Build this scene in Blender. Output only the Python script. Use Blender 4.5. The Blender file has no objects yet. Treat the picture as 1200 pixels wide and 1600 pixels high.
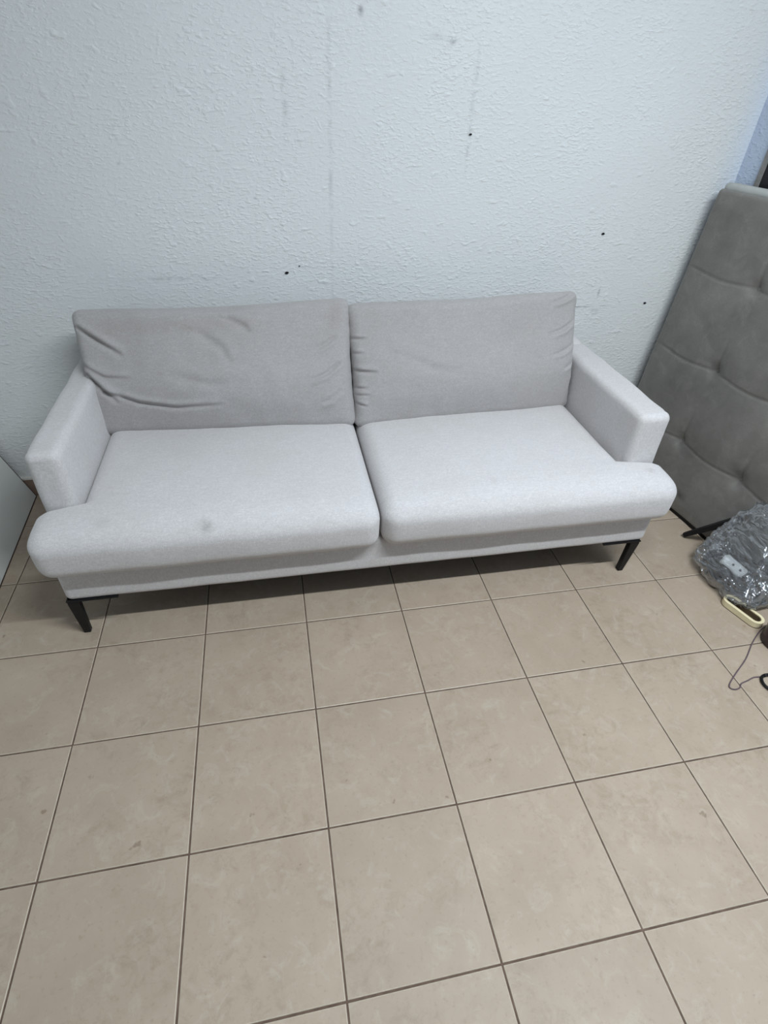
import bpy, bmesh, math, random
from mathutils import Vector, Matrix, noise
random.seed(7)
scene = bpy.context.scene
COL = scene.collection

# ------------------------------------------------------------------ camera
cam = bpy.data.cameras.new('camera'); cam_ob = bpy.data.objects.new('camera', cam); COL.objects.link(cam_ob)
cam.sensor_fit = 'VERTICAL'; cam.sensor_height = 36.0; cam.lens = 858.1 * 36.0 / 1600.0
cam.clip_start = 0.02
RT = Vector((0.9810541816, -0.1894171181, 0.0406675402))
DN = Vector((-0.0867326665, -0.6171263028, -0.7820694157))
FW = Vector((0.1732343420, 0.7637255264, -0.6218629915))
cam_ob.matrix_world = Matrix(((RT.x, -DN.x, -FW.x, 0.6330), (RT.y, -DN.y, -FW.y, -1.2503), (RT.z, -DN.z, -FW.z, 1.4703), (0, 0, 0, 1)))
scene.camera = cam_ob
scene.view_settings.view_transform = 'Standard'; scene.view_settings.look = 'None'
scene.view_settings.exposure = 0.0; scene.view_settings.gamma = 1.0
scene.view_settings.use_curve_mapping = False

# ------------------------------------------------------------------ world, lamps
world = bpy.data.worlds.new('world'); scene.world = world; world.use_nodes = True
world.node_tree.nodes['Background'].inputs[0].default_value = (0.80, 0.88, 1.0, 1)
world.node_tree.nodes['Background'].inputs[1].default_value = 0.01

def area(name, loc, sx, sy, power, color, rot=(0, 0, 0)):
    l = bpy.data.lights.new(name, 'AREA'); l.shape = 'RECTANGLE'; l.size = sx; l.size_y = sy
    l.energy = power; l.color = color
    o = bpy.data.objects.new(name, l); o.location = loc; o.rotation_euler = rot; COL.objects.link(o)
    return o
CEIL = 2.75
LAMPS = [(1.62, -1.05), (0.9, -2.9)]
area('ceiling_or_fill_lamp', (LAMPS[0][0], LAMPS[0][1], CEIL - 0.085), 1.7, 0.07, 84, (0.875, 0.955, 1.0))
area('ceiling_or_fill_lamp', (LAMPS[1][0], LAMPS[1][1], CEIL - 0.085), 1.3, 0.09, 3, (0.90, 0.965, 1.0))  # weak fill lamp added behind the camera, no such source known

# ------------------------------------------------------------------ node helpers
def srgb(r, g, b):
    f = lambda c: (c / 255 / 12.92) if c / 255 <= 0.04045 else ((c / 255 + 0.055) / 1.055) ** 2.4
    return (f(r), f(g), f(b), 1)

class NT:
    def __init__(s, name, rough=0.8, spec=0.3):
        s.m = bpy.data.materials.new(name); s.m.use_nodes = True; s.t = s.m.node_tree
        s.b = s.t.nodes['Principled BSDF']; s.b.inputs['Roughness'].default_value = rough
        s.b.inputs['Specular IOR Level'].default_value = spec
        s.tc = s.t.nodes.new('ShaderNodeTexCoord')
    def n(s, kind, **kw):
        nd = s.t.nodes.new(kind)
        for k, v in kw.items(): setattr(nd, k, v)
        return nd
    def link(s, a, b): s.t.links.new(a, b)
    def put(s, sock, v):
        if hasattr(v, 'is_linked') or isinstance(v, bpy.types.NodeSocket): s.link(v, sock)
        else: sock.default_value = v
    def coord(s, scale=(1, 1, 1), loc=(0, 0, 0), rot=(0, 0, 0)):
        mp = s.n('ShaderNodeMapping'); mp.inputs['Scale'].default_value = scale
        mp.inputs['Location'].default_value = loc; mp.inputs['Rotation'].default_value = rot
        s.link(s.tc.outputs['Object'], mp.inputs['Vector']); return mp.outputs[0]
    def noise(s, scale, detail=4, rough=0.55, vec=None, dist=0.0):
        nd = s.n('ShaderNodeTexNoise'); nd.inputs['Scale'].default_value = scale
        nd.inputs['Detail'].default_value = detail; nd.inputs['Roughness'].default_value = rough
        nd.inputs['Distortion'].default_value = dist
        s.link(vec if vec is not None else s.tc.outputs['Object'], nd.inputs['Vector']); return nd.outputs['Fac']
    def ramp(s, fac, a, b, c0=(0, 0, 0, 1), c1=(1, 1, 1, 1)):
        r = s.n('ShaderNodeValToRGB'); r.color_ramp.elements[0].position = a; r.color_ramp.elements[1].position = b
        r.color_ramp.elements[0].color = c0; r.color_ramp.elements[1].color = c1
        s.link(fac, r.inputs[0]); return r.outputs[0]
    def mix(s, fac, a, b, mode='MIX'):
        m = s.n('ShaderNodeMix'); m.data_type = 'RGBA'; m.blend_type = mode
        s.put(m.inputs[0], fac); s.put(m.inputs[6], a); s.put(m.inputs[7], b); return m.outputs[2]
    def math(s, op, a, b=0.0, clamp=False):
        m = s.n('ShaderNodeMath', operation=op); m.use_clamp = clamp; s.put(m.inputs[0], a); s.put(m.inputs[1], b); return m.outputs[0]
    def spot(s, pos, rad, k=1.0, vec=None):
        """1 at pos, fading to 0 at the ellipsoid radii rad (object space)"""
        v = s.coord(scale=(1 / rad[0], 1 / rad[1], 1 / rad[2]), loc=(-pos[0] / rad[0], -pos[1] / rad[1], -pos[2] / rad[2]))
        ln = s.n('ShaderNodeVectorMath', operation='LENGTH'); s.link(v, ln.inputs[0])
        mr = s.n('ShaderNodeMapRange'); mr.interpolation_type = 'SMOOTHSTEP'
        s.link(ln.outputs['Value'], mr.inputs[0]); mr.inputs[1].default_value = 1.0; mr.inputs[2].default_value = 0.0
        mr.inputs[3].default_value = 0.0; mr.inputs[4].default_value = k
        return mr.outputs[0]
    def bump(s, h, strength, dist=0.01, prev=None):
        b = s.n('ShaderNodeBump'); b.inputs['Strength'].default_value = strength; b.inputs['Distance'].default_value = dist
        s.link(h, b.inputs['Height'])
        if prev is not None: s.link(prev, b.inputs['Normal'])
        s.link(b.outputs[0], s.b.inputs['Normal']); return b.outputs[0]
    def color(s, c): s.put(s.b.inputs['Base Color'], c); return s

def plain(name, c, rough=0.6, spec=0.4, metal=0.0, nscale=60, amt=0.12, bump=0.0):
    t = NT(name, rough, spec); t.b.inputs['Metallic'].default_value = metal
    f = t.noise(nscale, 5)
    dark = (c[0] * (1 - amt), c[1] * (1 - amt), c[2] * (1 - amt), 1); lite = (min(1, c[0] * (1 + amt)), min(1, c[1] * (1 + amt)), min(1, c[2] * (1 + amt)), 1)
    t.color(t.mix(t.ramp(f, 0.3, 0.7), dark, lite))
    if bump: t.bump(f, bump, 0.002)
    return t.m

# wall plaster -------------------------------------------------------
def wall_mat(name, base, marks=False):
    t = NT(name, 0.55, 0.35)
    c = base
    big = t.noise(1.6, 3)
    col = t.mix(t.ramp(big, 0.35, 0.7), tuple(x * 0.95 for x in c[:3]) + (1,), c)
    fine = t.noise(95, 5, 0.6, t.coord((1, 1, 1.9)))
    patch = t.ramp(t.noise(3.2, 3), 0.42, 0.66)
    lump = t.noise(66, 2, 0.5, t.coord((1, 1, 1.9)), 0.3)
    lumps = t.ramp(lump, 0.48, 0.86)
    blob = t.ramp(t.noise(30, 1, 0.4, t.coord((1, 1, 1.5), (4, 2, 1)), 0.2), 0.66, 0.86)
    col = t.mix(t.math('MULTIPLY', t.ramp(t.noise(190, 3), 0.62, 0.75), 0.10), col, tuple(x * 0.72 for x in c[:3]) + (1,))
    h = t.math('ADD', t.math('MULTIPLY', fine, 0.50), t.math('ADD', t.math('MULTIPLY', blob, 1.3), t.math('MULTIPLY', lumps, t.math('ADD', t.math('MULTIPLY', patch, 1.1), 0.6))))
    if marks:
        # vertical board joints and old drips, a crack and scuffs beside the sofa (object space = world)
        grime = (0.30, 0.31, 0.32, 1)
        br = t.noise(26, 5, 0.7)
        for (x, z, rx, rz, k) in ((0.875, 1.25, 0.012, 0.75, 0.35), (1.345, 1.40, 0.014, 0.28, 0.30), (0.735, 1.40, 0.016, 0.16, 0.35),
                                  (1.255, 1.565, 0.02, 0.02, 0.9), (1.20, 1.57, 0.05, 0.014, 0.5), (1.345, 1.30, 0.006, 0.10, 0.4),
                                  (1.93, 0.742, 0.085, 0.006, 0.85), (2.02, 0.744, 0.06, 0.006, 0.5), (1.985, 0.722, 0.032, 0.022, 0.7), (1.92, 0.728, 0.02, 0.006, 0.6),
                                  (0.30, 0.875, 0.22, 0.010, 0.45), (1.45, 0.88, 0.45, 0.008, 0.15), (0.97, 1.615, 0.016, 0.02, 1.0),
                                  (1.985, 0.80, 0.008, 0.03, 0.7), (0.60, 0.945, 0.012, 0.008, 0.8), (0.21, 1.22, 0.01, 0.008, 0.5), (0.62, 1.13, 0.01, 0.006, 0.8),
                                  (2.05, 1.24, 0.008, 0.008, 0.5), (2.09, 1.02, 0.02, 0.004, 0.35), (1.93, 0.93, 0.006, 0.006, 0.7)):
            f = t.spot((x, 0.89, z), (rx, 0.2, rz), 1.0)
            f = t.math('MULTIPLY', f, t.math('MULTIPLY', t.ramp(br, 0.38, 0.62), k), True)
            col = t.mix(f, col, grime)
        # soft bluish light near the right corner, painted into the wall colour
        blue_spill = t.spot((2.56, 0.89, 1.2), (0.27, 0.5, 3.0), 1.0)
        col = t.mix(blue_spill, col, (0.52, 0.60, 0.74, 1))
    t.color(col)
    t.bump(h, 0.42, 0.0045)
    return t.m

M = {}
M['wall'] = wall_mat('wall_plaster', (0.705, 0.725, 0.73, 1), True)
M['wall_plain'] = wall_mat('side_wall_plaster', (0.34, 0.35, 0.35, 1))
M['wall_blue'] = wall_mat('pale_blue_wall_plaster', (0.52, 0.60, 0.74, 1))
M['ceiling'] = plain('ceiling_paint', (0.75, 0.76, 0.76, 1), 0.9, 0.1, amt=0.03)
M['grout'] = plain('brown_grout', srgb(100, 84, 74), 0.95, 0.1, nscale=40, amt=0.3)
M['skirting'] = plain('brown_skirting_tile', srgb(140, 118, 106), 0.5, 0.4, nscale=30)
M['caulk'] = plain('white_caulk', srgb(215, 212, 205), 0.6, 0.3)
M['black_metal'] = plain('black_powder_coat', (0.008, 0.008, 0.009, 1), 0.5, 0.25, amt=0.2)
M['dark_under'] = plain('dark_lining_cloth', (0.018, 0.014, 0.012, 1), 0.95, 0.1)

def tile_mat():
    t = NT('beige_floor_tile', 0.46, 0.28)
    oi = t.n('ShaderNodeObjectInfo')
    off = t.n('ShaderNodeVectorMath', operation='SCALE'); off.inputs[0].default_value = (37.0, 53.0, 11.0); t.link(oi.outputs['Random'], off.inputs['Scale'])
    add = t.n('ShaderNodeVectorMath', operation='ADD'); t.link(t.tc.outputs['Object'], add.inputs[0]); t.link(off.outputs[0], add.inputs[1]); V = add.outputs[0]
    col = t.mix(t.ramp(t.noise(5, 5, 0.6, V), 0.3, 0.7), srgb(163, 147, 130), srgb(173, 157, 140))
    zone = t.ramp(t.noise(6, 3, 0.5, V, 0.5), 0.42, 0.62)
    blot = t.math('MULTIPLY', t.math('MULTIPLY', t.ramp(t.noise(30, 7, 0.75, V, 0.5), 0.47, 0.68), zone), 0.46)
    col = t.mix(blot, col, srgb(134, 118, 100))
    pale = t.math('MULTIPLY', t.ramp(t.noise(17, 7, 0.75, V, 0.9), 0.53, 0.72), 0.42)
    col = t.mix(pale, col, srgb(188, 180, 166))
    speck = t.math('MULTIPLY', t.ramp(t.noise(95, 4, 0.65, V), 0.58, 0.72), 0.28)
    col = t.mix(speck, col, srgb(128, 110, 92))
    dirt = t.math('MULTIPLY', t.ramp(t.noise(26, 3, 0.5, V), 0.73, 0.77), 0.55)
    col = t.mix(dirt, col, srgb(112, 92, 74))
    tone = t.math('ADD', t.math('MULTIPLY', oi.outputs['Random'], 0.06), 0.95)
    hs = t.n('ShaderNodeHueSaturation'); t.link(tone, hs.inputs['Value']); t.link(col, hs.inputs['Color'])
    t.color(hs.outputs[0])
    t.link(t.math('ADD', t.math('MULTIPLY', t.noise(9, 4, 0.55, V), 0.2), 0.42), t.b.inputs['Roughness'])
    t.bump(t.noise(160, 3), 0.06, 0.001)
    return t.m
M['tile'] = tile_mat()
M['tile_arris_highlight'] = plain('pale_tile_arris_highlight', srgb(188, 176, 159), 0.4, 0.4)  # pale glazed edge; bevel highlights are painted in with this lighter colour

def fabric(name, c, spots=()):
    t = NT(name, 0.95, 0.12)
    t.b.inputs['Sheen Weight'].default_value = 0.25; t.b.inputs['Sheen Roughness'].default_value = 0.5
    f1 = t.noise(420, 3, 0.6, t.coord((0.30, 1, 1.0)))
    f2 = t.noise(420, 3, 0.6, t.coord((1, 0.8, 0.28)))
    w = t.math('MULTIPLY', t.math('ADD', f1, f2), 0.5)
    lo = tuple(x * 0.85 for x in c[:3]) + (1,); hi = tuple(min(1, x * 1.13) for x in c[:3]) + (1,)
    col = t.mix(t.ramp(w, 0.38, 0.62), lo, hi)
    m = t.noise(95, 4, 0.65)
    col = t.mix(t.math('MULTIPLY', t.ramp(m, 0.35, 0.7), 0.40), col, (c[0] * 0.84, c[1] * 0.83, c[2] * 0.83, 1))
    st = t.noise(120, 4, 0.7, t.coord((0.22, 1, 1)))
    col = t.mix(t.math('MULTIPLY', t.ramp(st, 0.45, 0.68), 0.35), col, (c[0] * 0.80, c[1] * 0.79, c[2] * 0.79, 1))
    big = t.noise(5.5, 4, 0.6)
    col = t.mix(t.math('MULTIPLY', t.ramp(big, 0.42, 0.7), 0.16), col, (c[0] * 0.78, c[1] * 0.73, c[2] * 0.68, 1))
    br = t.noise(40, 4, 0.7)
    for (p, r, k, dc) in spots:
        f = t.math('MULTIPLY', t.spot(p, r), t.math('MULTIPLY', t.ramp(br, 0.25, 0.65), k), True)
        col = t.mix(f, col, dc)
    t.color(col)
    h = t.math('ADD', t.math('MULTIPLY', w, 1.0), t.math('MULTIPLY', m, 0.6))
    t.bump(h, 0.35, 0.0016)
    return t.m
SR = Vector((0.93, 0.45, 0.0))     # sofa root
FC = (0.60, 0.582, 0.585, 1)
def sp(x, y, z, r, k, c=(0.22, 0.205, 0.195, 1)): return ((x - SR.x, y - SR.y, z - SR.z), r if isinstance(r, tuple) else (r, r, r), k, c)
M['fabric'] = fabric('grey_melange_fabric', FC, [
    sp(0.401, 0.02, 0.45, (0.04, 0.035, 0.05), 0.55), sp(1.856, 0.09, 0.45, (0.028, 0.022, 0.04), 0.55), sp(0.12, 0.06, 0.44, (0.05, 0.03, 0.05), 0.25),
    sp(-0.02, 0.14, 0.61, (0.05, 0.02, 0.01), 0.4), sp(1.30, 0.1, 0.46, (0.03, 0.03, 0.04), 0.2)])
BC = (0.395, 0.378, 0.375, 1)  # same fabric as the seats, darkened in colour for shade on the backs
M['fabric_shaded'] = fabric('grey_melange_shaded_fabric', BC, [
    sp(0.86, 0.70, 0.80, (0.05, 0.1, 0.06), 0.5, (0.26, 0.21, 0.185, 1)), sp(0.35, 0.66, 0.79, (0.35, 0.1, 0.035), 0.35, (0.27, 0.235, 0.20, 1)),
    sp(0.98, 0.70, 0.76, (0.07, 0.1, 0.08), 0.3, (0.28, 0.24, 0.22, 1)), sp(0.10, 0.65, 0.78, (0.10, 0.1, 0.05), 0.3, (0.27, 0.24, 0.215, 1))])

def suede():
    t = NT('grey_suede', 0.95, 0.1); t.b.inputs['Sheen Weight'].default_value = 0.5
    t.b.inputs['Sheen Roughness'].default_value = 0.4
    a, b = srgb(112, 110, 106), srgb(134, 131, 127)
    col = t.mix(t.ramp(t.noise(5, 5, 0.6), 0.35, 0.68), a, b)
    col = t.mix(t.math('MULTIPLY', t.ramp(t.noise(14, 5, 0.65, None, 0.6), 0.5, 0.68), 0.35), col, srgb(150, 148, 143))
    col = t.mix(t.math('MULTIPLY', t.ramp(t.noise(300, 3), 0.35, 0.65), 0.22), col, srgb(92, 91, 88))
    for (x, z, rx, rz, k) in ((0.02, 0.10, 0.05, 0.03, 0.8), (-0.20, 0.60, 0.10, 0.05, 0.2), (-0.30, 1.0, 0.06, 0.05, 0.2)):
        col = t.mix(t.math('MULTIPLY', t.spot((x, 0, z), (rx, 0.1, rz)), t.ramp(t.noise(30, 4), 0.35, 0.6)), col, srgb(78, 77, 75)) if k > 0.5 else col
    t.color(col); t.bump(t.noise(230, 3), 0.25, 0.001)
    return t.m
M['suede'] = suede()
M['board'] = plain('grey_white_laminate', srgb(205, 207, 204), 0.42, 0.4, nscale=3, amt=0.06)
M['board_edge'] = plain('dark_brown_board_edge', srgb(62, 44, 36), 0.6, 0.3)

# ------------------------------------------------------------------ mesh helpers
def link_mesh(name, verts, faces, mat, parent=None, smooth=True, origin=None):
    """verts are world coordinates; the object's origin is the parent's origin (or `origin`)"""
    o0 = Vector(origin) if origin is not None else (Vector(parent['_o']) if parent is not None and '_o' in parent else Vector((0, 0, 0)))
    me = bpy.data.meshes.new(name); me.from_pydata([tuple(Vector(v) - o0) for v in verts], [], faces)
    me.update()
    if smooth: me.polygons.foreach_set('use_smooth', [True] * len(me.polygons))
    ob = bpy.data.objects.new(name, me); COL.objects.link(ob)
    if mat: me.materials.append(mat)
    ob['_o'] = tuple(o0)
    if parent is not None:
        ob.parent = parent; ob.location = o0 - (Vector(parent['_o']) if '_o' in parent else Vector((0, 0, 0)))
    else: ob.location = o0
    return ob
def tag(o, label, cat, group=None, kind=None):
    if label: o['label'] = label
    if cat: o['category'] = cat
    if group: o['group'] = group
    if kind: o['kind'] = kind
    return o
def thing(name, loc, label, cat, group=None):
    o = bpy.data.objects.new(name, None); o.empty_display_size = 0.1; COL.objects.link(o); o.location = loc; o['_o'] = tuple(loc)
    return tag(o, label, cat, group)

def axis_samples(a, r, n, nr=5):
    """samples of [-a,a] dense in the rounded ends"""
    s = [-a + r * (1 - math.cos(math.pi / 2 * i / nr)) for i in range(nr)]
    mid = [-a + r + (2 * a - 2 * r) * i / n for i in range(n + 1)]
    return s + mid + [-x for x in reversed(s)]
def rbox(c, h, r, n=(4, 4, 4), nr=4, f=None):
    """rounded box: centre c, half sizes h, edge radius r; f maps (local point, unit t) -> world. Returns verts, faces"""
    xs, ys, zs = [axis_samples(h[k], r, n[k], nr) for k in range(3)]
    verts, idx, faces = [], {}, []
    def vid(i, j, k):
        key = (i, j, k)
        if key not in idx:
            p = Vector((xs[i], ys[j], zs[k]))
            q = Vector([max(-h[m] + r, min(h[m] - r, p[m])) for m in range(3)])
            d = p - q
            if d.length > 1e-9: p = q + d.normalized() * r
            idx[key] = len(verts)
            loc = p
            if f: loc = f(p)
            verts.append(loc + Vector(c))
        return idx[key]
    X, Y, Z = len(xs) - 1, len(ys) - 1, len(zs) - 1
    for i in range(X):
        for j in range(Y):
            faces.append((vid(i, j, 0), vid(i, j + 1, 0), vid(i + 1, j + 1, 0), vid(i + 1, j, 0)))
            faces.append((vid(i, j, Z), vid(i + 1, j, Z), vid(i + 1, j + 1, Z), vid(i, j + 1, Z)))
    for i in range(X):
        for k in range(Z):
            faces.append((vid(i, 0, k), vid(i + 1, 0, k), vid(i + 1, 0, k + 1), vid(i, 0, k + 1)))
            faces.append((vid(i, Y, k), vid(i, Y, k + 1), vid(i + 1, Y, k + 1), vid(i + 1, Y, k)))
    for j in range(Y):
        for k in range(Z):
            faces.append((vid(0, j, k), vid(0, j, k + 1), vid(0, j + 1, k + 1), vid(0, j + 1, k)))
            faces.append((vid(X, j, k), vid(X, j + 1, k), vid(X, j + 1, k + 1), vid(X, j, k + 1)))
    return verts, faces
def box(x0, x1, y0, y1, z0, z1):
    v = [Vector(p) for p in ((x0, y0, z0), (x1, y0, z0), (x1, y1, z0), (x0, y1, z0), (x0, y0, z1), (x1, y0, z1), (x1, y1, z1), (x0, y1, z1))]
    return v, [(0, 3, 2, 1), (4, 5, 6, 7), (0, 1, 5, 4), (1, 2, 6, 5), (2, 3, 7, 6), (3, 0, 4, 7)]
def prism(pts, z0, z1):
    n = len(pts); v = [Vector((p[0], p[1], z0)) for p in pts] + [Vector((p[0], p[1], z1)) for p in pts]
    return v, [tuple(reversed(range(n))), tuple(range(n, 2 * n))] + [(i, (i + 1) % n, n + (i + 1) % n, n + i) for i in range(n)]
def smoothpath(pts, sub=6, closed=False):
    P = [Vector(p) for p in pts]; out = []; n = len(P)
    rng = range(n if closed else n - 1)
    for i in rng:
        p0 = P[(i - 1) % n] if closed or i > 0 else P[0]; p1 = P[i]; p2 = P[(i + 1) % n]
        p3 = P[(i + 2) % n] if closed or i + 2 < n else P[-1]
        for s in range(sub):
            t = s / sub
            out.append(0.5 * ((2 * p1) + (p2 - p0) * t + (2 * p0 - 5 * p1 + 4 * p2 - p3) * t * t + (-p0 + 3 * p1 - 3 * p2 + p3) * t ** 3))
    if not closed: out.append(P[-1])
    return out
def tube(pts, r, seg=8, closed=False):
    verts, faces = [], []; n = len(pts); up = Vector((0, 0, 1)); N = None
    for i, p in enumerate(pts):
        a = pts[(i - 1) % n] if closed or i > 0 else p; b = pts[(i + 1) % n] if closed or i < n - 1 else p
        T = (b - a).normalized()
        if N is None: N = T.cross(up) if abs(T.z) < 0.9 else T.cross(Vector((1, 0, 0)))
        N = (N - T * N.dot(T)).normalized(); B = T.cross(N)
        for k in range(seg):
            a_ = 2 * math.pi * k / seg; verts.append(p + (N * math.cos(a_) + B * math.sin(a_)) * r)
    for i in range(n if closed else n - 1):
        for k in range(seg):
            faces.append((i * seg + k, i * seg + (k + 1) % seg, ((i + 1) % n) * seg + (k + 1) % seg, ((i + 1) % n) * seg + k))
    if not closed: faces += [tuple(reversed(range(seg))), tuple(range((n - 1) * seg, n * seg))]
    return verts, faces
def join(*vf):
    V, F = [], []
    for v, f in vf:
        o = len(V); V += list(v); F += [tuple(i + o for i in q) for q in f]
    return V, F
def frame(vf, mat):
    return [mat @ Vector(v) for v in vf[0]], vf[1]
def sstep(a, b, x):
    t = max(0.0, min(1.0, (x - a) / (b - a))); return t * t * (3 - 2 * t)
def nz(x, y, z, s): return noise.noise(Vector((x * s, y * s, z * s)))

# ------------------------------------------------------------------ the setting
YB = 0.89                       # face of the back wall
XC = 2.43                       # corner of back wall and right wall
W = Vector((0.14019455, -0.99012398, 0))      # direction of the right wall and of the headboard
XL = -0.69; YF = -3.6
def struct(name, vf, mat, smooth=False):
    o = link_mesh(name, vf[0], vf[1], mat, smooth=smooth); o['kind'] = 'structure'; return o
def wgrid(x0, x1, z0, z1, y, nx, nzz):
    """plastered wall face with a very slight unevenness, on a slab"""
    V, F = [], []
    for j in range(nzz + 1):
        for i in range(nx + 1):
            x = x0 + (x1 - x0) * i / nx; z = z0 + (z1 - z0) * j / nzz
            V.append(Vector((x, y + 0.0025 * nz(x, 0, z, 2.2) + 0.0012 * nz(x, 3, z, 7), z)))
    for j in range(nzz):
        for i in range(nx):
            a = j * (nx + 1) + i; F.append((a, a + 1, a + nx + 2, a + nx + 1))
    return V, F
back = wgrid(XL - 0.1, XC + 0.12, 0, CEIL, YB, 90, 80)
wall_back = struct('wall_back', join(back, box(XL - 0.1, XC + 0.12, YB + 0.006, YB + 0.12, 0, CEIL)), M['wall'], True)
pR0 = Vector((XC, YB + 0.02, 0)) ; pR1 = pR0 + W * 4.6
ns = Vector((-W.y, W.x, 0))     # outward (+x)
struct('wall_right', prism([(pR0.x, pR0.y), (pR0.x + ns.x * .12, pR0.y + ns.y * .12), (pR1.x + ns.x * .12, pR1.y + ns.y * .12), (pR1.x, pR1.y)], 0, CEIL), M['wall_blue'])
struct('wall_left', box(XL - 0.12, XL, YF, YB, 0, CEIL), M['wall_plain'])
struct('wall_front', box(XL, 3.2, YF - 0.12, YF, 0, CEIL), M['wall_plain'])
struct('ceiling', box(XL - 0.12, 3.3, YF - 0.12, YB + 0.12, CEIL, CEIL + 0.1), M['ceiling'])
struct('baseboard_back', box(XL, XC - 0.002, YB - 0.012, YB + 0.001, 0, 0.082), M['skirting'])
struct('trim_1', box(XL, XC - 0.002, YB - 0.016, YB + 0.001, 0.082, 0.090), M['caulk'])
# floor: recessed grout bed and single tiles
T = 0.333; G = 0.0042
floor = struct('floor', box(XL - 0.12, 3.3, YF - 0.12, YB + 0.12, -0.08, -0.0022), M['grout'])
def tile_verts(sx, sy):
    """tile centred at origin, top at z=0, with a small arris"""
    b = 0.0019; z0 = -0.012; V = []
    for (ix, z) in ((0, z0), (0, -b), (b * .35, -b * .3), (b, 0.0)):
        for s in ((-1, -1), (1, -1), (1, 1), (-1, 1)):
            V.append(Vector((s[0] * (sx / 2 - ix), s[1] * (sy / 2 - ix), z)))
    F = [(3, 2, 1, 0), (12, 13, 14, 15)]
    for l in range(3):
        for k in range(4):
            F.append((l * 4 + k, l * 4 + (k + 1) % 4, l * 4 + 4 + (k + 1) % 4, l * 4 + 4 + k))
    return V, F
tile_cache = {}
def add_tile(x0, x1, y0, y1):
    sx = round(x1 - x0, 4); sy = round(y1 - y0, 4)
    if (sx, sy) not in tile_cache:
        V, F = tile_verts(sx, sy); me = bpy.data.meshes.new('tile'); me.from_pydata([tuple(v) for v in V], [], F); me.materials.append(M['tile']); me.materials.append(M['tile_arris_highlight'])
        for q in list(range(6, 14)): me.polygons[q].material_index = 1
        tile_cache[(sx, sy)] = me
    o = bpy.data.objects.new('tile', tile_cache[(sx, sy)]); COL.objects.link(o); o.parent = floor
    o.location = ((x0 + x1) / 2, (y0 + y1) / 2, random.uniform(-0.0003, 0.0004)); o.rotation_euler = (random.uniform(-.0008, .0008), random.uniform(-.0008, .0008), random.uniform(-.0012, .0012))
for i in range(-3, 10):
    for j in range(-3, 11):
        x0, x1 = i * T + G / 2, (i + 1) * T - G / 2
        y1, y0 = -j * T - G / 2, -(j + 1) * T + G / 2
        x0 = max(x0, XL + .001); y1 = min(y1, YB - 0.013); y0 = max(y0, YF + .001)
        # stop at the slanted right wall
        xr = XC + (YB - (y1)) * 0.1416
        if i == 9: x1 = min(x1, 3.05)
        if x0 > xr - 0.02 or x1 - x0 < 0.02 or y1 - y0 < 0.02: continue
        add_tile(x0, x1, y0, y1)
# tiny pits where nails were pulled from the wall
for (x, z, r) in ((0.708, 0.892, 0.0065), (1.933, 1.023, 0.006), (2.214, 0.753, 0.006), (1.348, 1.327, 0.0045), (0.755, 0.915, 0.0028)):
    V, F = [], []
    for k in range(9):
        a = 2 * math.pi * k / 9; V.append(Vector((x + r * (1 + .3 * math.sin(2 * a + x)) * math.cos(a), YB - 0.0035, z + r * .7 * math.sin(a))))
    for k in range(9):
        a = 2 * math.pi * k / 9; V.append(Vector((x + r * .5 * math.cos(a), YB - 0.0042, z + r * .35 * math.sin(a))))
    V.append(Vector((x, YB - 0.0030, z)))
    F = [(k, (k + 1) % 9, 9 + (k + 1) % 9, 9 + k) for k in range(9)] + [(9 + k, 9 + (k + 1) % 9, 18) for k in range(9)]
    link_mesh('nail_hole', V, F, M['black_metal'], wall_back)

# ceiling lamps (fixtures above the frame; the second is added for fill)
M['lamp_white'] = plain('lamp_housing_white', (0.8, 0.8, 0.8, 1), 0.4, 0.4, amt=0.02)
for n_, (lx, ly) in enumerate(LAMPS):
    lt = thing('ceiling_or_fill_light', (lx, ly, CEIL), 'long white strip light on the ceiling ' + ('above the sofa side of the room' if n_ == 0 else 'added as unseen fill behind the viewer'), 'ceiling light')
    hv = rbox((lx, ly, CEIL - 0.04), (0.95, 0.07, 0.04), 0.012, (2, 1, 1), 2)
    link_mesh('housing', hv[0], hv[1], M['lamp_white'], lt)

# ------------------------------------------------------------------ sofa
sofa = thing('sofa', SR, 'two-seat light grey fabric sofa with black metal legs against the white wall', 'sofa')
XA, XB = -0.057, 1.917; XM = 0.917
# base with a front apron
v = rbox(((XA + XB) / 2, 0.455, 0.232), ((XB - XA) / 2, 0.405, 0.068), 0.022, (24, 8, 2), 4,
         lambda p: Vector((p.x, p.y + 0.0015 * nz(p.x, 0, p.z, 9), p.z + 0.002 * nz(p.x, 1, 0, 4))))
link_mesh('base', v[0], v[1], M['fabric'], sofa)
v = box(XA + 0.03, XB - 0.03, 0.08, 0.83, 0.158, 0.166); link_mesh('underside', v[0], v[1], M['dark_under'], sofa, False)
# back frame behind the cushions
v = rbox(((XA + XB) / 2, 0.815, 0.47), ((XB - XA) / 2, 0.058, 0.172), 0.04, (20, 2, 5), 5); link_mesh('back_frame', v[0], v[1], M['fabric'], sofa)
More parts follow.
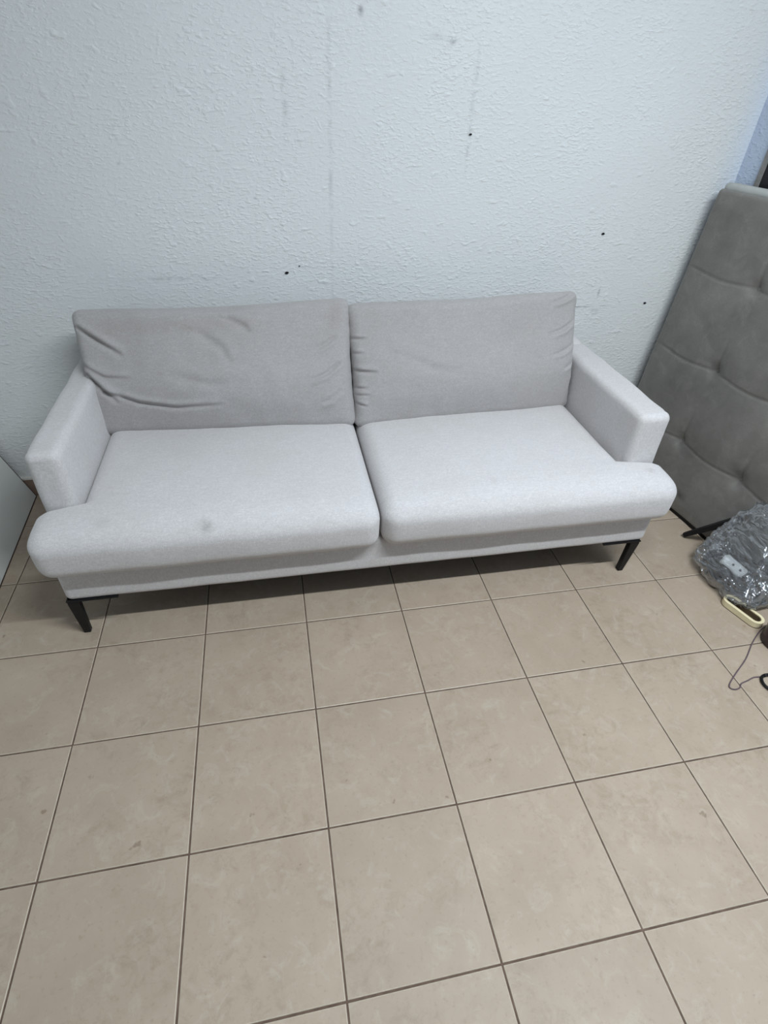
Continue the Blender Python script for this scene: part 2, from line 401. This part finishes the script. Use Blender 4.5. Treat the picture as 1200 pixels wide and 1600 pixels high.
# arms
def arm(x0, x1):
    c = ((x0 + x1) / 2, 0.465, 0.455); h = ((x1 - x0) / 2, 0.317, 0.178)
    def f(p):
        q = p.copy()
        q.x += 0.004 * math.copysign(1, p.x) * math.cos(p.z / h[2] * 1.3) * math.cos(p.y / h[1] * 1.3) if abs(p.x) > h[0] * .6 else 0
        q += Vector((nz(p.x + x0, p.y, p.z, 11), nz(p.y, p.x, p.z, 9), nz(p.z, p.y + x0, p.x, 10))) * 0.0022
        # shallow crease across the front of the armrest where it is upholstered over
        d = (p.y + h[1] - 0.035); 
        if p.z > 0: q.z -= 0.0035 * math.exp(-(d / 0.007) ** 2) * (0.6 + 0.8 * nz(p.x, 0, x0, 30))
        return q
    vv, ff = rbox(c, h, 0.026, (8, 46, 18), 6, f)
    return link_mesh('arm', vv, ff, M['fabric'], sofa)
arm(XA, 0.036); arm(1.799, XB)

# seat cushions, T-shaped: they widen in front of the arms
def seat(xi0, xi1, xo0, xo1, seed):
    y0, y1 = 0.0, 0.66; z0, z1 = 0.288, 0.455; h = (0.5, (y1 - y0) / 2, (z1 - z0) / 2)
    def f(p):
        t = p.x + 0.5; Y = p.y + (y0 + y1) / 2; Z = p.z + (z0 + z1) / 2
        k = sstep(0.165, 0.128, Y)
        xl = xi0 + (xo0 - xi0) * k; xr = xi1 + (xo1 - xi1) * k
        # keep side rounding in real size
        r = 0.05; L = xr - xl
        if t < r: x = xl + t
        elif t > 1 - r: x = xr - (1 - t)
        else: x = xl + r + (t - r) / (1 - 2 * r) * (L - 2 * r)
        u = (x - xl) / L; vv = (Y - y0) / (y1 - y0)
        crown = (4 * u * (1 - u)) ** 0.6 if 0 < u < 1 else 0
        cy = max(0.0, math.sin(math.pi * min(1, max(0, vv)) ** 0.8)) ** 0.7
        top = 0.5 + p.z / (2 * h[2])
        z = Z + top * (0.016 * crown * cy - 0.004 + 0.004 * nz(x, Y, seed, 3.5) + 0.0015 * nz(x, Y, seed, 12))
        z -= 0.010 * sstep(0.09, 0.0, Y) * sstep(0.35, 1.0, top)
        # nose bulges forward, more at mid height
        front = sstep(0.2, 0.0, Y)
        y = Y - front * (0.006 * math.cos(p.z / h[2] * 1.4) * (0.5 + crown * 0.7)) + 0.002 * nz(x, seed, Z, 6) * front + 0.006 * front * (1 - top) ** 2
        # side tucks of the ears
        e = sstep(0.03, 0.0, min(abs(x - xo0), abs(xo1 - x))) if (abs(x - XM) > 0.5) else 0
        z += 0.012 * e * (1 - top)
        return Vector((x, y, z))
    vv, ff = rbox((0, 0, 0), h, 0.05, (60, 60, 8), 7, f)
    return link_mesh('seat_cushion', vv, ff, M['fabric'], sofa)
seat(0.036, XM - 0.003, -0.083, XM - 0.003, 1.0)
seat(XM + 0.003, 1.799, XM + 0.003, 1.94, 5.0)
# dark seam piping under the cushion noses
# back cushions, soft and creased
def crease(u, w, pts, wid, dep):
    """signed groove along a polyline in (u,w); returns displacement"""
    best = 1e9; tt = 0; n = len(pts) - 1
    for i in range(n):
        ax, ay = pts[i]; bx, by = pts[i + 1]; dx, dy = bx - ax, by - ay
        t = max(0, min(1, ((u - ax) * dx + (w - ay) * dy) / (dx * dx + dy * dy)))
        d = math.hypot(u - ax - t * dx, w - ay - t * dy)
        s = (u - ax - t * dx) * -dy + (w - ay - t * dy) * dx
        if d < best: best = d; tt = (i + t) / n; sg = 1 if s > 0 else -1
    if best > wid * 5: return 0.0
    a = math.sin(math.pi * min(0.98, tt * 0.85 + 0.15)) ** 0.6 if tt < 1 else 0.0
    d = best * sg
    return dep * a * (-math.exp(-(d / wid) ** 2) + 0.75 * math.exp(-((d - 1.8 * wid) / (1.5 * wid)) ** 2))
def bcush(name, bl, br, tl, tr, thick, seed, creases, sag=0.0):
    """bl, br, tl, tr: front corners (world) of the cushion"""
    bl, br, tl, tr = map(Vector, (bl, br, tl, tr))
    wd = (br - bl).length; ht = (tl - bl).length
    X = (br - bl).normalized(); Zd = ((tl + tr) / 2 - (bl + br) / 2).normalized(); N = Zd.cross(X).normalized()   # N points to +y/back
    h = (wd / 2, thick / 2, ht / 2)
    def f(p):
        u = p.x / wd + 0.5; w = p.z / ht + 0.5; t = p.y / thick + 0.5      # t=0 front
        uu = min(1, max(0, u)); ww = min(1, max(0, w))
        base = (bl * (1 - uu) + br * uu) * (1 - ww) + (tl * (1 - uu) + tr * uu) * ww
        fr = 1 - t
        cr = (4 * uu * (1 - uu)) ** 0.45 * (4 * ww * (1 - ww)) ** 0.5
        th = thick * (0.62 + 0.38 * cr)
        off = thick * 0.5 - th * 0.5 + th * t
        low = 0.035 * cr * math.exp(-((ww - 0.33) / 0.3) ** 2)
        q = base + N * (off - fr * (low + 0.011 * nz(u * wd, w * ht, seed, 4.2) + 0.0028 * nz(u * wd, w * ht, seed + 4, 16)))
        d = 0.0
        for (pts, wid, dep) in creases: d += crease(u * wd, w * ht, pts, wid, dep)
        q -= N * d * fr * 1.35
        # outline irregularity, pinched sides
        side = 1 - 2 * uu
        pin = 0.008 * math.sin(math.pi * ww) + 0.004 * nz(seed, 0, w * ht, 9) + 0.003 * nz(seed, 5, w * ht, 28)
        if abs(side) > 0.9: q += X * side * pin * (abs(side) - 0.9) * 10
        q.z += (0.010 * nz(u * wd, seed, 0, 3.5)) * ww ** 6
        q.z -= sag * math.sin(math.pi * uu) ** 2 * ww ** 8
        return q
    vv, ff = rbox((0, 0, 0), h, 0.034, (130, 6, 86), 7, f)
    return link_mesh('back_cushion', vv, ff, M['fabric_shaded'], sofa)
c_left = [([(0.02, 0.36), (0.08, 0.315), (0.15, 0.265)], 0.008, 0.010), ([(0.015, 0.24), (0.08, 0.20), (0.16, 0.195)], 0.007, 0.006),
          ([(0.02, 0.21), (0.06, 0.17), (0.11, 0.115)], 0.008, 0.012), ([(0.07, 0.155), (0.18, 0.115), (0.30, 0.095), (0.46, 0.10)], 0.007, 0.008),
          ([(0.86, 0.30), (0.82, 0.275), (0.78, 0.26)], 0.006, 0.005), ([(0.865, 0.215), (0.82, 0.185), (0.76, 0.165)], 0.006, 0.006),
          ([(0.87, 0.13), (0.83, 0.10), (0.79, 0.09)], 0.006, 0.004), ([(0.05, 0.43), (0.25, 0.425), (0.45, 0.405), (0.6, 0.43)], 0.012, 0.006),
          ([(0.30, 0.20), (0.42, 0.17), (0.55, 0.18)], 0.014, 0.003), ([(0.40, 0.33), (0.47, 0.28), (0.5, 0.22)], 0.014, 0.004), ([(0.50, 0.37), (0.55, 0.345), (0.57, 0.32)], 0.012, 0.005)]
c_right = [([(0.005, 0.32), (0.06, 0.318)], 0.005, 0.006), ([(0.005, 0.27), (0.05, 0.268)], 0.005, 0.005), ([(0.005, 0.21), (0.09, 0.20)], 0.006, 0.008),
           ([(0.005, 0.15), (0.05, 0.148)], 0.004, 0.006), ([(0.005, 0.125), (0.06, 0.122)], 0.004, 0.005), ([(0.005, 0.095), (0.05, 0.08)], 0.004, 0.006),
           ([(0.865, 0.43), (0.82, 0.41), (0.77, 0.40)], 0.006, 0.007), ([(0.865, 0.33), (0.82, 0.305), (0.76, 0.29)], 0.006, 0.007),
           ([(0.87, 0.25), (0.82, 0.225), (0.77, 0.215)], 0.006, 0.005), ([(0.87, 0.18), (0.83, 0.16)], 0.006, 0.004), ([(0.2, 0.25), (0.3, 0.20), (0.42, 0.18)], 0.016, 0.003)]
bcush('l', (-0.006, 0.553, 0.446), (0.914, 0.508, 0.446), (-0.008, 0.672, 0.845), (0.912, 0.672, 0.868), 0.15, 2.0, c_left, 0.010)
bcush('r', (0.911, 0.503, 0.442), (1.803, 0.553, 0.446), (0.902, 0.672, 0.846), (1.790, 0.672, 0.878), 0.15, 8.0, c_right, 0.004)

# legs: flat plate and tapered blade
def leg(x_top, x_bot, y, wt, wb, side, plate=True):
    z1 = 0.163
    V = []
    for (x, w_, yy, d, z) in ((x_bot, wb, y + 0.012, 0.010, 0.0), (x_bot, wb, y + 0.012, 0.010, 0.006), (x_top - side * 0.004, wt * 0.86, y, 0.012, z1 - 0.012), (x_top, wt, y, 0.012, z1 + 0.006)):
        V += [Vector((x - w_ / 2, yy - d, z)), Vector((x + w_ / 2, yy - d, z)), Vector((x + w_ / 2, yy + d, z)), Vector((x - w_ / 2, yy + d, z))]
    F = [(3, 2, 1, 0), (12, 13, 14, 15)] + [(l * 4 + k, l * 4 + (k + 1) % 4, l * 4 + 4 + (k + 1) % 4, l * 4 + 4 + k) for l in range(3) for k in range(4)]
    o = link_mesh('leg', V, F, M['black_metal'], sofa, False)
    bv = o.modifiers.new('bevel', 'BEVEL'); bv.width = 0.003; bv.segments = 2; bv.limit_method = 'ANGLE'
    xa, xb = (x_top - wt / 2, x_top + 0.13) if side > 0 else (x_top - 0.13, x_top + wt / 2)
    pv, pf = box(xa, xb, y - 0.016, y + 0.10, z1 + 0.0018, z1 + 0.006)
    link_mesh('mounting_plate', pv, pf, M['black_metal'], o, False)
leg(-0.036, -0.043, 0.064, 0.040, 0.022, 1); leg(1.882, 1.884, 0.064, 0.040, 0.022, -1)
leg(-0.028, -0.042, 0.80, 0.048, 0.022, 1); leg(1.878, 1.884, 0.80, 0.048, 0.022, -1)

# ------------------------------------------------------------------ tufted headboard, leaning on the right wall
HA = Vector((2.31, 0.391, 0.0)); HU = Vector((0.0725746, 0.01027605, 0.99731005)); HN = Vector((0.98746059, 0.13981743, -0.07329849))
HM = Matrix(((W.x, HN.x, HU.x, HA.x), (W.y, HN.y, HU.y, HA.y), (W.z, HN.z, HU.z, HA.z), (0, 0, 0, 1)))   # local x along, y into wall, z up
hb = thing('headboard', HA, 'tall grey suede button-tufted headboard leaning upright on the right-hand wall', 'headboard')
hb['_o'] = (0, 0, 0); hb.matrix_world = HM
def plink(name, vf, mat, smooth=True, parent=None):
    me = bpy.data.meshes.new(name); me.from_pydata([tuple(v) for v in vf[0]], [], vf[1]); me.materials.append(mat)
    if smooth: me.polygons.foreach_set('use_smooth', [True] * len(me.polygons))
    o = bpy.data.objects.new(name, me); COL.objects.link(o); o.parent = parent if parent is not None else hb; return o
BT = [(-0.11 + 0.31 * i, z) for i in range(3) for z in (0.295, 0.608, 0.922)]
L0, L1, HT, TH = -0.445, 0.845, 1.194, 0.075
def hf(p):
    x = p.x + (L0 + L1) / 2; z = p.z + 0.012 + (HT - 0.012) / 2; y = p.y + TH / 2
    fr = 1 - y / TH
    edge = min(1, min(x - L0, L1 - x, z, HT - z) / 0.06); edge = max(0, edge)
    d = 0.0
    for bx, bz in BT:
        r2 = (x - bx) ** 2 + (z - bz) ** 2
        d += 0.016 * math.exp(-r2 / 0.0008) + 0.005 * math.exp(-r2 / 0.006)
        # crease rising from each button, fading, and a fainter one below
        dz = z - bz; wx = (x - bx - 0.02 * dz)
        if -0.10 < dz < 0.19: d += 0.0065 * math.exp(-(wx / 0.007) ** 2) * (sstep(0.19, 0.0, dz) if dz > 0 else 0.35 * sstep(-0.10, 0, dz)) * (0 if dz == 0 else 1)
    for zz in (0.288, 0.600, 0.915):
        zz2 = zz + 0.005 * math.cos((x + 0.11) / 0.31 * 2 * math.pi)
        d += (0.0040 * math.exp(-((z - zz2) / 0.0045) ** 2) + 0.003 * math.exp(-((z - zz2) / 0.05) ** 2)) * edge
    d += 0.0015 * math.cos((x + 0.11) / 0.31 * 2 * math.pi) * edge
    d += 0.003 * nz(x, 0, z, 6)
    y2 = y + fr * (d - 0.006 * edge)
    return Vector((x, y2, z - (0.002 if z > HT - 0.02 else 0) * 0))
v = rbox((0, 0, 0), ((L1 - L0) / 2, TH / 2, (HT - 0.012) / 2), 0.014, (190, 4, 200), 5, hf)
plink('upholstered_panel', v, M['suede'])
for bx, bz in BT:
    v = rbox((bx, 0.0265, bz), (0.007, 0.004, 0.007), 0.0035, (1, 1, 1), 3); plink('button', v, M['suede'])
M['suede_pale'] = plain('pale_suede', srgb(172, 174, 172), 0.95, 0.1, nscale=24, amt=0.10, bump=0.3)
v = rbox(((L0 + L1) / 2, TH / 2 + 0.006, HT + 0.006), ((L1 - L0) / 2 - 0.008, TH / 2 - 0.004, 0.0165), 0.0155, (60, 3, 1), 6, lambda p: p + Vector((0, 0, 0.003 * nz(p.x, p.y, 0, 8))))
tag(plink('top_band', v, M['suede_pale']), 'paler grey top edge', None)
v = box(L0 + 0.01, L1 - 0.01, 0.004, TH - 0.004, 0.0, 0.014); plink('base_strip', v, M['black_metal'], False)

# grey-framed black board standing behind the headboard
pb0 = Vector((2.438, 0.795, 0)) ; BMx = Matrix(((W.x, ns.x, 0, pb0.x), (W.y, ns.y, 0, pb0.y), (0, 0, 1, 0), (0, 0, 0, 1)))
M['dark_face'] = plain('black_board_face', (0.008, 0.008, 0.009, 1), 0.35, 0.4, amt=0.2)
M['grey_frame'] = plain('grey_frame_paint', srgb(132, 130, 128), 0.5, 0.4)
bb = thing('framed_board', pb0, 'black board with a thin grey frame behind the tufted headboard', 'board')
bb['_o'] = (0, 0, 0); bb.matrix_world = BMx
plink('face', box(0.018, 0.90, 0.002, 0.014, 0.02, 1.80), M['dark_face'], False, bb)
for q in (box(0, 0.02, -0.002, 0.016, 0, 1.82), box(0.90, 0.92, -0.002, 0.016, 0, 1.82), box(0.02, 0.90, -0.002, 0.016, 1.80, 1.82), box(0.02, 0.90, -0.002, 0.016, 0, 0.02)):
    plink('frame_bar', q, M['grey_frame'], False, bb)

# ------------------------------------------------------------------ pale board leaning on the left wall
WL = Vector((0.052, -0.998, 0)).normalized(); al = math.radians(17.2)
nl0 = Vector((-WL.y, WL.x, 0))       # +x side
UL = (Vector((0, 0, 1)) * math.cos(al) - nl0 * math.sin(al)).normalized(); NL = WL.cross(UL).normalized()
A0 = Vector((-0.412, 0.868, 0.0))
if NL.x > 0: NL = -NL                # local y = away from the room
LB = thing('panel_board', A0, 'plain pale grey board with a dark brown edge leaning on the left wall', 'board')
LB['_o'] = (0, 0, 0)
# right-handed frame: x = along, z = up, y = z cross x
YL = UL.cross(WL)
LB.matrix_world = Matrix(((WL.x, YL.x, UL.x, A0.x), (WL.y, YL.y, UL.y, A0.y), (WL.z, YL.z, UL.z, A0.z), (0, 0, 0, 1)))
sg = 1 if YL.x < 0 else -1
yy = sorted((0.0, 0.018 * sg))
plink('board_face', box(0.002, 1.298, yy[0], yy[1], 0.004, 0.80), M['board'], False, LB)
plink('edge_band', box(0.0, 1.30, yy[0] - 0.0008, yy[1] + 0.0008, 0.0, 0.0045), M['board_edge'], False, LB)
plink('edge_band', box(-0.001, 0.0022, yy[0] - 0.0008, yy[1] + 0.0008, 0.0045, 0.80), M['board_edge'], False, LB)

# ------------------------------------------------------------------ clutter by the headboard
# loose black furniture leg propped on the headboard
def blade(p, q, w0, w1, t0, t1):
    p, q = Vector(p), Vector(q); d = (q - p).normalized(); s = d.cross(Vector((0, 0, 1))).normalized(); u = s.cross(d)
    V = []
    for (c, w_, t_) in ((p, w0, t0), (q, w1, t1)):
        V += [c - s * w_ / 2 - u * t_ / 2, c + s * w_ / 2 - u * t_ / 2, c + s * w_ / 2 + u * t_ / 2, c - s * w_ / 2 + u * t_ / 2]
    return V, [(0, 1, 2, 3), (7, 6, 5, 4), (0, 4, 5, 1), (1, 5, 6, 2), (2, 6, 7, 3), (3, 7, 4, 0)]
v = blade((2.262, 0.215, 0.011), (2.342, 0.085, 0.192), 0.018, 0.034, 0.018, 0.026)
fl = link_mesh('furniture_leg', v[0], v[1], M['black_metal'], None, False, origin=(2.262, 0.215, 0.0))
bv = fl.modifiers.new('bevel', 'BEVEL'); bv.width = 0.003; bv.segments = 2
tag(fl, 'loose black tapered furniture leg with one end on the floor beside the plastic bundle', 'furniture leg')

# bag contents: dark cable bundle, white power strip
M['cable_dark'] = plain('dark_cable_rubber', srgb(34, 33, 36), 0.5, 0.4)
M['dark_plastic'] = plain('dark_plastic', srgb(30, 28, 32), 0.4, 0.5)
M['white_plastic'] = plain('off_white_plastic', srgb(215, 216, 214), 0.4, 0.5, amt=0.04)
cb = thing('cable_bundle', (2.27, -0.03, 0.0), 'coiled dark cables inside the clear plastic bag', 'cables')
for k in range(9):
    cx, cy = 2.275 + random.uniform(-.02, .02), -0.045 + random.uniform(-.03, .03); rr = random.uniform(0.06, 0.095)
    zb = 0.018 + 0.0075 * k
    pts = [Vector((cx + rr * (0.75 + .12 * math.sin(3 * a + k)) * math.cos(a), cy + rr * (1 + .12 * math.cos(2 * a + k)) * math.sin(a), zb + 0.010 * math.sin(2 * a + k * 1.7) )) for a in [2 * math.pi * i / 14 for i in range(14)]]
    v = tube(smoothpath(pts, 4, True), 0.0055, 7, True); link_mesh('cable', v[0], v[1], M['cable_dark'], cb)
v = rbox((2.222, -0.045, 0.030), (0.024, 0.050, 0.018), 0.014, (3, 4, 2), 4, lambda p: Matrix.Rotation(-0.5, 3, 'Z') @ p)
link_mesh('plug', v[0], v[1], M['dark_plastic'], cb)
ps = thing('power_strip', (2.26, -0.03, 0.0), 'white two-hole power strip seen through the clear plastic bag', 'power strip')
Rp = Matrix.Translation((2.258, -0.052, 0.082)) @ Matrix.Rotation(math.radians(-52), 4, 'Z') @ Matrix.Rotation(math.radians(20), 4, 'Y') @ Matrix.Rotation(math.radians(35), 4, 'X')
v = rbox((0, 0, 0), (0.048, 0.024, 0.013), 0.012, (4, 2, 1), 4); v = frame(v, Rp); link_mesh('body', v[0], v[1], M['white_plastic'], ps)
for sx in (-0.008, 0.022):
    cyl = [Vector((sx + 0.0045 * math.cos(a), 0.0045 * math.sin(a), z)) for z in (0.0105, 0.0138) for a in [2 * math.pi * i / 12 for i in range(12)]]
    fs = [tuple(range(12, 24)), tuple(reversed(range(12)))] + [(i, (i + 1) % 12, 12 + (i + 1) % 12, 12 + i) for i in range(12)]
    v = frame((cyl, fs), Rp); link_mesh('socket_hole', v[0], v[1], M['black_metal'], ps)

# the bag: crumpled clear film
def film():
    t = NT('clear_plastic_film', 0.1, 0.5)
    nt = t.t; out = nt.nodes['Material Output']
    tr = t.n('ShaderNodeBsdfTransparent'); tr.inputs[0].default_value = (0.86, 0.88, 0.90, 1)
    gl = t.n('ShaderNodeBsdfGlossy'); gl.inputs['Roughness'].default_value = 0.11; gl.inputs['Color'].default_value = (0.95, 0.97, 1, 1)
    df = t.n('ShaderNodeBsdfDiffuse'); df.inputs[0].default_value = (0.75, 0.78, 0.82, 1)
    lw = t.n('ShaderNodeLayerWeight'); lw.inputs['Blend'].default_value = 0.35
    bp = t.n('ShaderNodeBump'); bp.inputs['Strength'].default_value = 0.9; bp.inputs['Distance'].default_value = 0.014
    f = t.noise(16, 4, 0.55, t.coord((2.2, 0.7, 1.3), rot=(0.3, 0.2, 0.6)), 1.0); t.link(f, bp.inputs['Height'])
    for nd in (gl, df, lw): t.link(bp.outputs[0], nd.inputs['Normal'])
    m1 = t.n('ShaderNodeMixShader'); m1.inputs[0].default_value = 0.07; t.link(tr.outputs[0], m1.inputs[1]); t.link(df.outputs[0], m1.inputs[2])
    m2 = t.n('ShaderNodeMixShader'); fac = t.math('ADD', t.math('MULTIPLY', lw.outputs['Facing'], 0.5), 0.19, True)
    t.link(fac, m2.inputs[0]); t.link(m1.outputs[0], m2.inputs[1]); t.link(gl.outputs[0], m2.inputs[2])
    t.link(m2.outputs[0], out.inputs['Surface'])
    return t.m
M['film'] = film()
def bag():
    c = Vector((2.275, -0.065, 0.088)); V, F = [], []; nu, nv = 170, 90
    for j in range(nv + 1):
        ph = math.pi * j / nv
        for i in range(nu):
            th = 2 * math.pi * i / nu
            d = Vector((math.sin(ph) * math.cos(th), math.sin(ph) * math.sin(th), math.cos(ph)))
            # superellipsoid-like sack
            e = 0.66
            s = lambda a: math.copysign(abs(a) ** e, a)
            p = Vector((0.118 * s(d.x), 0.165 * s(d.y), 0.088 * s(d.z)))
            # top slumps towards the headboard
            hgt = (p.z + 0.088) / 0.176
            p.x *= 1 - 0.45 * hgt * hgt; p.x += 0.075 * hgt * hgt + 0.02 * hgt; p.y *= 1 - 0.10 * hgt; p.y += 0.02 * hgt
            p.z += 0.13 * hgt * sstep(-0.05, 0.12, p.x)
            n1 = 1 - abs(noise.noise(d * 2.6 + Vector((3, 1, 7)))) * 2
            n2 = 1 - abs(noise.noise(d * 6.5 + Vector((9, 4, 2)))) * 2
            n3 = noise.noise(d * 15 + Vector((1, 8, 5)))
            k = 1 + 0.10 * (n1 - 0.6) + 0.085 * (n2 - 0.6) + 0.03 * n3
            p *= k
            q = c + p; q.z = max(q.z, 0.0015 + 0.001 * abs(n3))
            V.append(q)
    for j in range(nv):
        for i in range(nu):
            F.append((j * nu + i, (j + 1) * nu + i, (j + 1) * nu + (i + 1) % nu, j * nu + (i + 1) % nu))
    # keep the film in front of the headboard plane
    HNi = HN
    for k, q in enumerate(V):
        dd = (q - HA).dot(HNi)
        if dd > -0.006: V[k] = q - HNi * (dd + 0.006)
    return V, F
v = bag(); bg = link_mesh('plastic_bag', v[0], v[1], M['film'], None, True, origin=(2.26, -0.05, 0.0))
tag(bg, 'crumpled clear plastic bag on the floor against the grey headboard', 'plastic bag')

# flattened roll of cream tape
M['tape'] = plain('cream_masking_tape', srgb(226, 214, 178), 0.6, 0.3, nscale=25, amt=0.06)
M['tape_core'] = plain('dark_brown_core', srgb(96, 82, 62), 0.8, 0.2)
def stadium(L, Wd, n=14):
    pts = []
    for k in range(n + 1):
        a = -math.pi / 2 + math.pi * k / n; pts.append((L + Wd * math.cos(a), Wd * math.sin(a)))
    for k in range(n + 1):
        a = math.pi / 2 + math.pi * k / n; pts.append((-L + Wd * math.cos(a), Wd * math.sin(a)))
    return pts
def ringwall(o, i, z0, z1):
    n = len(o); V = [Vector((p[0], p[1], z0)) for p in o] + [Vector((p[0], p[1], z1)) for p in o] + [Vector((p[0], p[1], z1)) for p in i] + [Vector((p[0], p[1], z0)) for p in i]
    F = []
    for k in range(n):
        k2 = (k + 1) % n
        F += [(k, k2, n + k2, n + k), (n + k, n + k2, 2 * n + k2, 2 * n + k), (2 * n + k, 2 * n + k2, 3 * n + k2, 3 * n + k), (3 * n + k, 3 * n + k2, k2, k)]
    return V, F
tp = thing('tape_roll', (2.213, -0.203, 0.0), 'flattened roll of cream masking tape on the floor in front of the plastic bag', 'tape')
Mt = Matrix.Translation((2.213, -0.203, 0.0)) @ Matrix.Rotation(math.radians(-72), 4, 'Z')
v = frame(ringwall(stadium(0.046, 0.028), stadium(0.047, 0.017), 0.0005, 0.024), Mt); link_mesh('tape', v[0], v[1], M['tape'], tp, False)
v = frame(ringwall(stadium(0.047, 0.0168), stadium(0.048, 0.0125), 0.0005, 0.0225), Mt); link_mesh('core', v[0], v[1], M['tape_core'], tp, False)
v = frame(ringwall(stadium(0.0465, 0.0290), stadium(0.0465, 0.0275), 0.0, 0.0022), Mt); link_mesh('dark_rim', v[0], v[1], M['board_edge'], tp, False)

# thin cord on the floor, black coil, dark round tin
cp = [(2.31, -0.268), (2.27, -0.271), (2.227, -0.285), (2.157, -0.33), (2.087, -0.385), (2.016, -0.429), (1.969, -0.46), (1.957, -0.475), (1.969, -0.484), (1.99, -0.48), (2.004, -0.468), (2.034, -0.461), (2.063, -0.454), (2.094, -0.457)]
M['cord'] = plain('plum_grey_cord', srgb(98, 84, 90), 0.6, 0.3)
v = tube(smoothpath([(x, y, 0.0026 + 0.0012 * (k == 8)) for k, (x, y) in enumerate(cp)], 5), 0.0020, 7)
tag(link_mesh('thin_cord', v[0], v[1], M['cord'], None, True, origin=(1.99, -0.47, 0)), 'thin plum-grey cord lying in a narrow loop on the floor tiles', 'cord')
ring = []
for k in range(30):
    a = 2 * math.pi * k / 24 + 0.6; r = 0.034 - 0.0001 * k
    ring.append(Vector((2.104 + r * math.cos(a), -0.487 + r * math.sin(a), 0.0055 + 0.00016 * k)))
v = tube(ring, 0.0045, 8)
tag(link_mesh('cable_coil', v[0], v[1], M['cable_dark' ] if False else M['black_metal'], None, True, origin=(2.104, -0.487, 0)), 'small coil of thick black cable at the end of the thin cord', 'cable')
tin = thing('round_container', (2.247, -0.345, 0), 'dark plum round container on the tiles, cut off by the right edge of the photo', 'container')
M['plum'] = plain('dark_plum_lacquer', srgb(48, 30, 40), 0.35, 0.5)
def lathe(c, prof, seg=36):
    V = [Vector((c[0] + r * math.cos(2 * math.pi * k / seg), c[1] + r * math.sin(2 * math.pi * k / seg), z)) for (r, z) in prof for k in range(seg)]
    F = [(j * seg + k, j * seg + (k + 1) % seg, (j + 1) * seg + (k + 1) % seg, (j + 1) * seg + k) for j in range(len(prof) - 1) for k in range(seg)]
    F += [tuple(reversed(range(seg))), tuple(range((len(prof) - 1) * seg, len(prof) * seg))]
    return V, F
v = lathe((2.247, -0.345), [(0.052, 0.0), (0.056, 0.003), (0.056, 0.062), (0.055, 0.064)]); link_mesh('container_body', v[0], v[1], M['plum'], tin)
v = lathe((2.247, -0.345), [(0.0575, 0.060), (0.0585, 0.062), (0.0585, 0.076), (0.055, 0.079), (0.02, 0.080)]); link_mesh('lid', v[0], v[1], M['plum'], tin)

for o in bpy.data.objects:
    if '_o' in o: del o['_o']
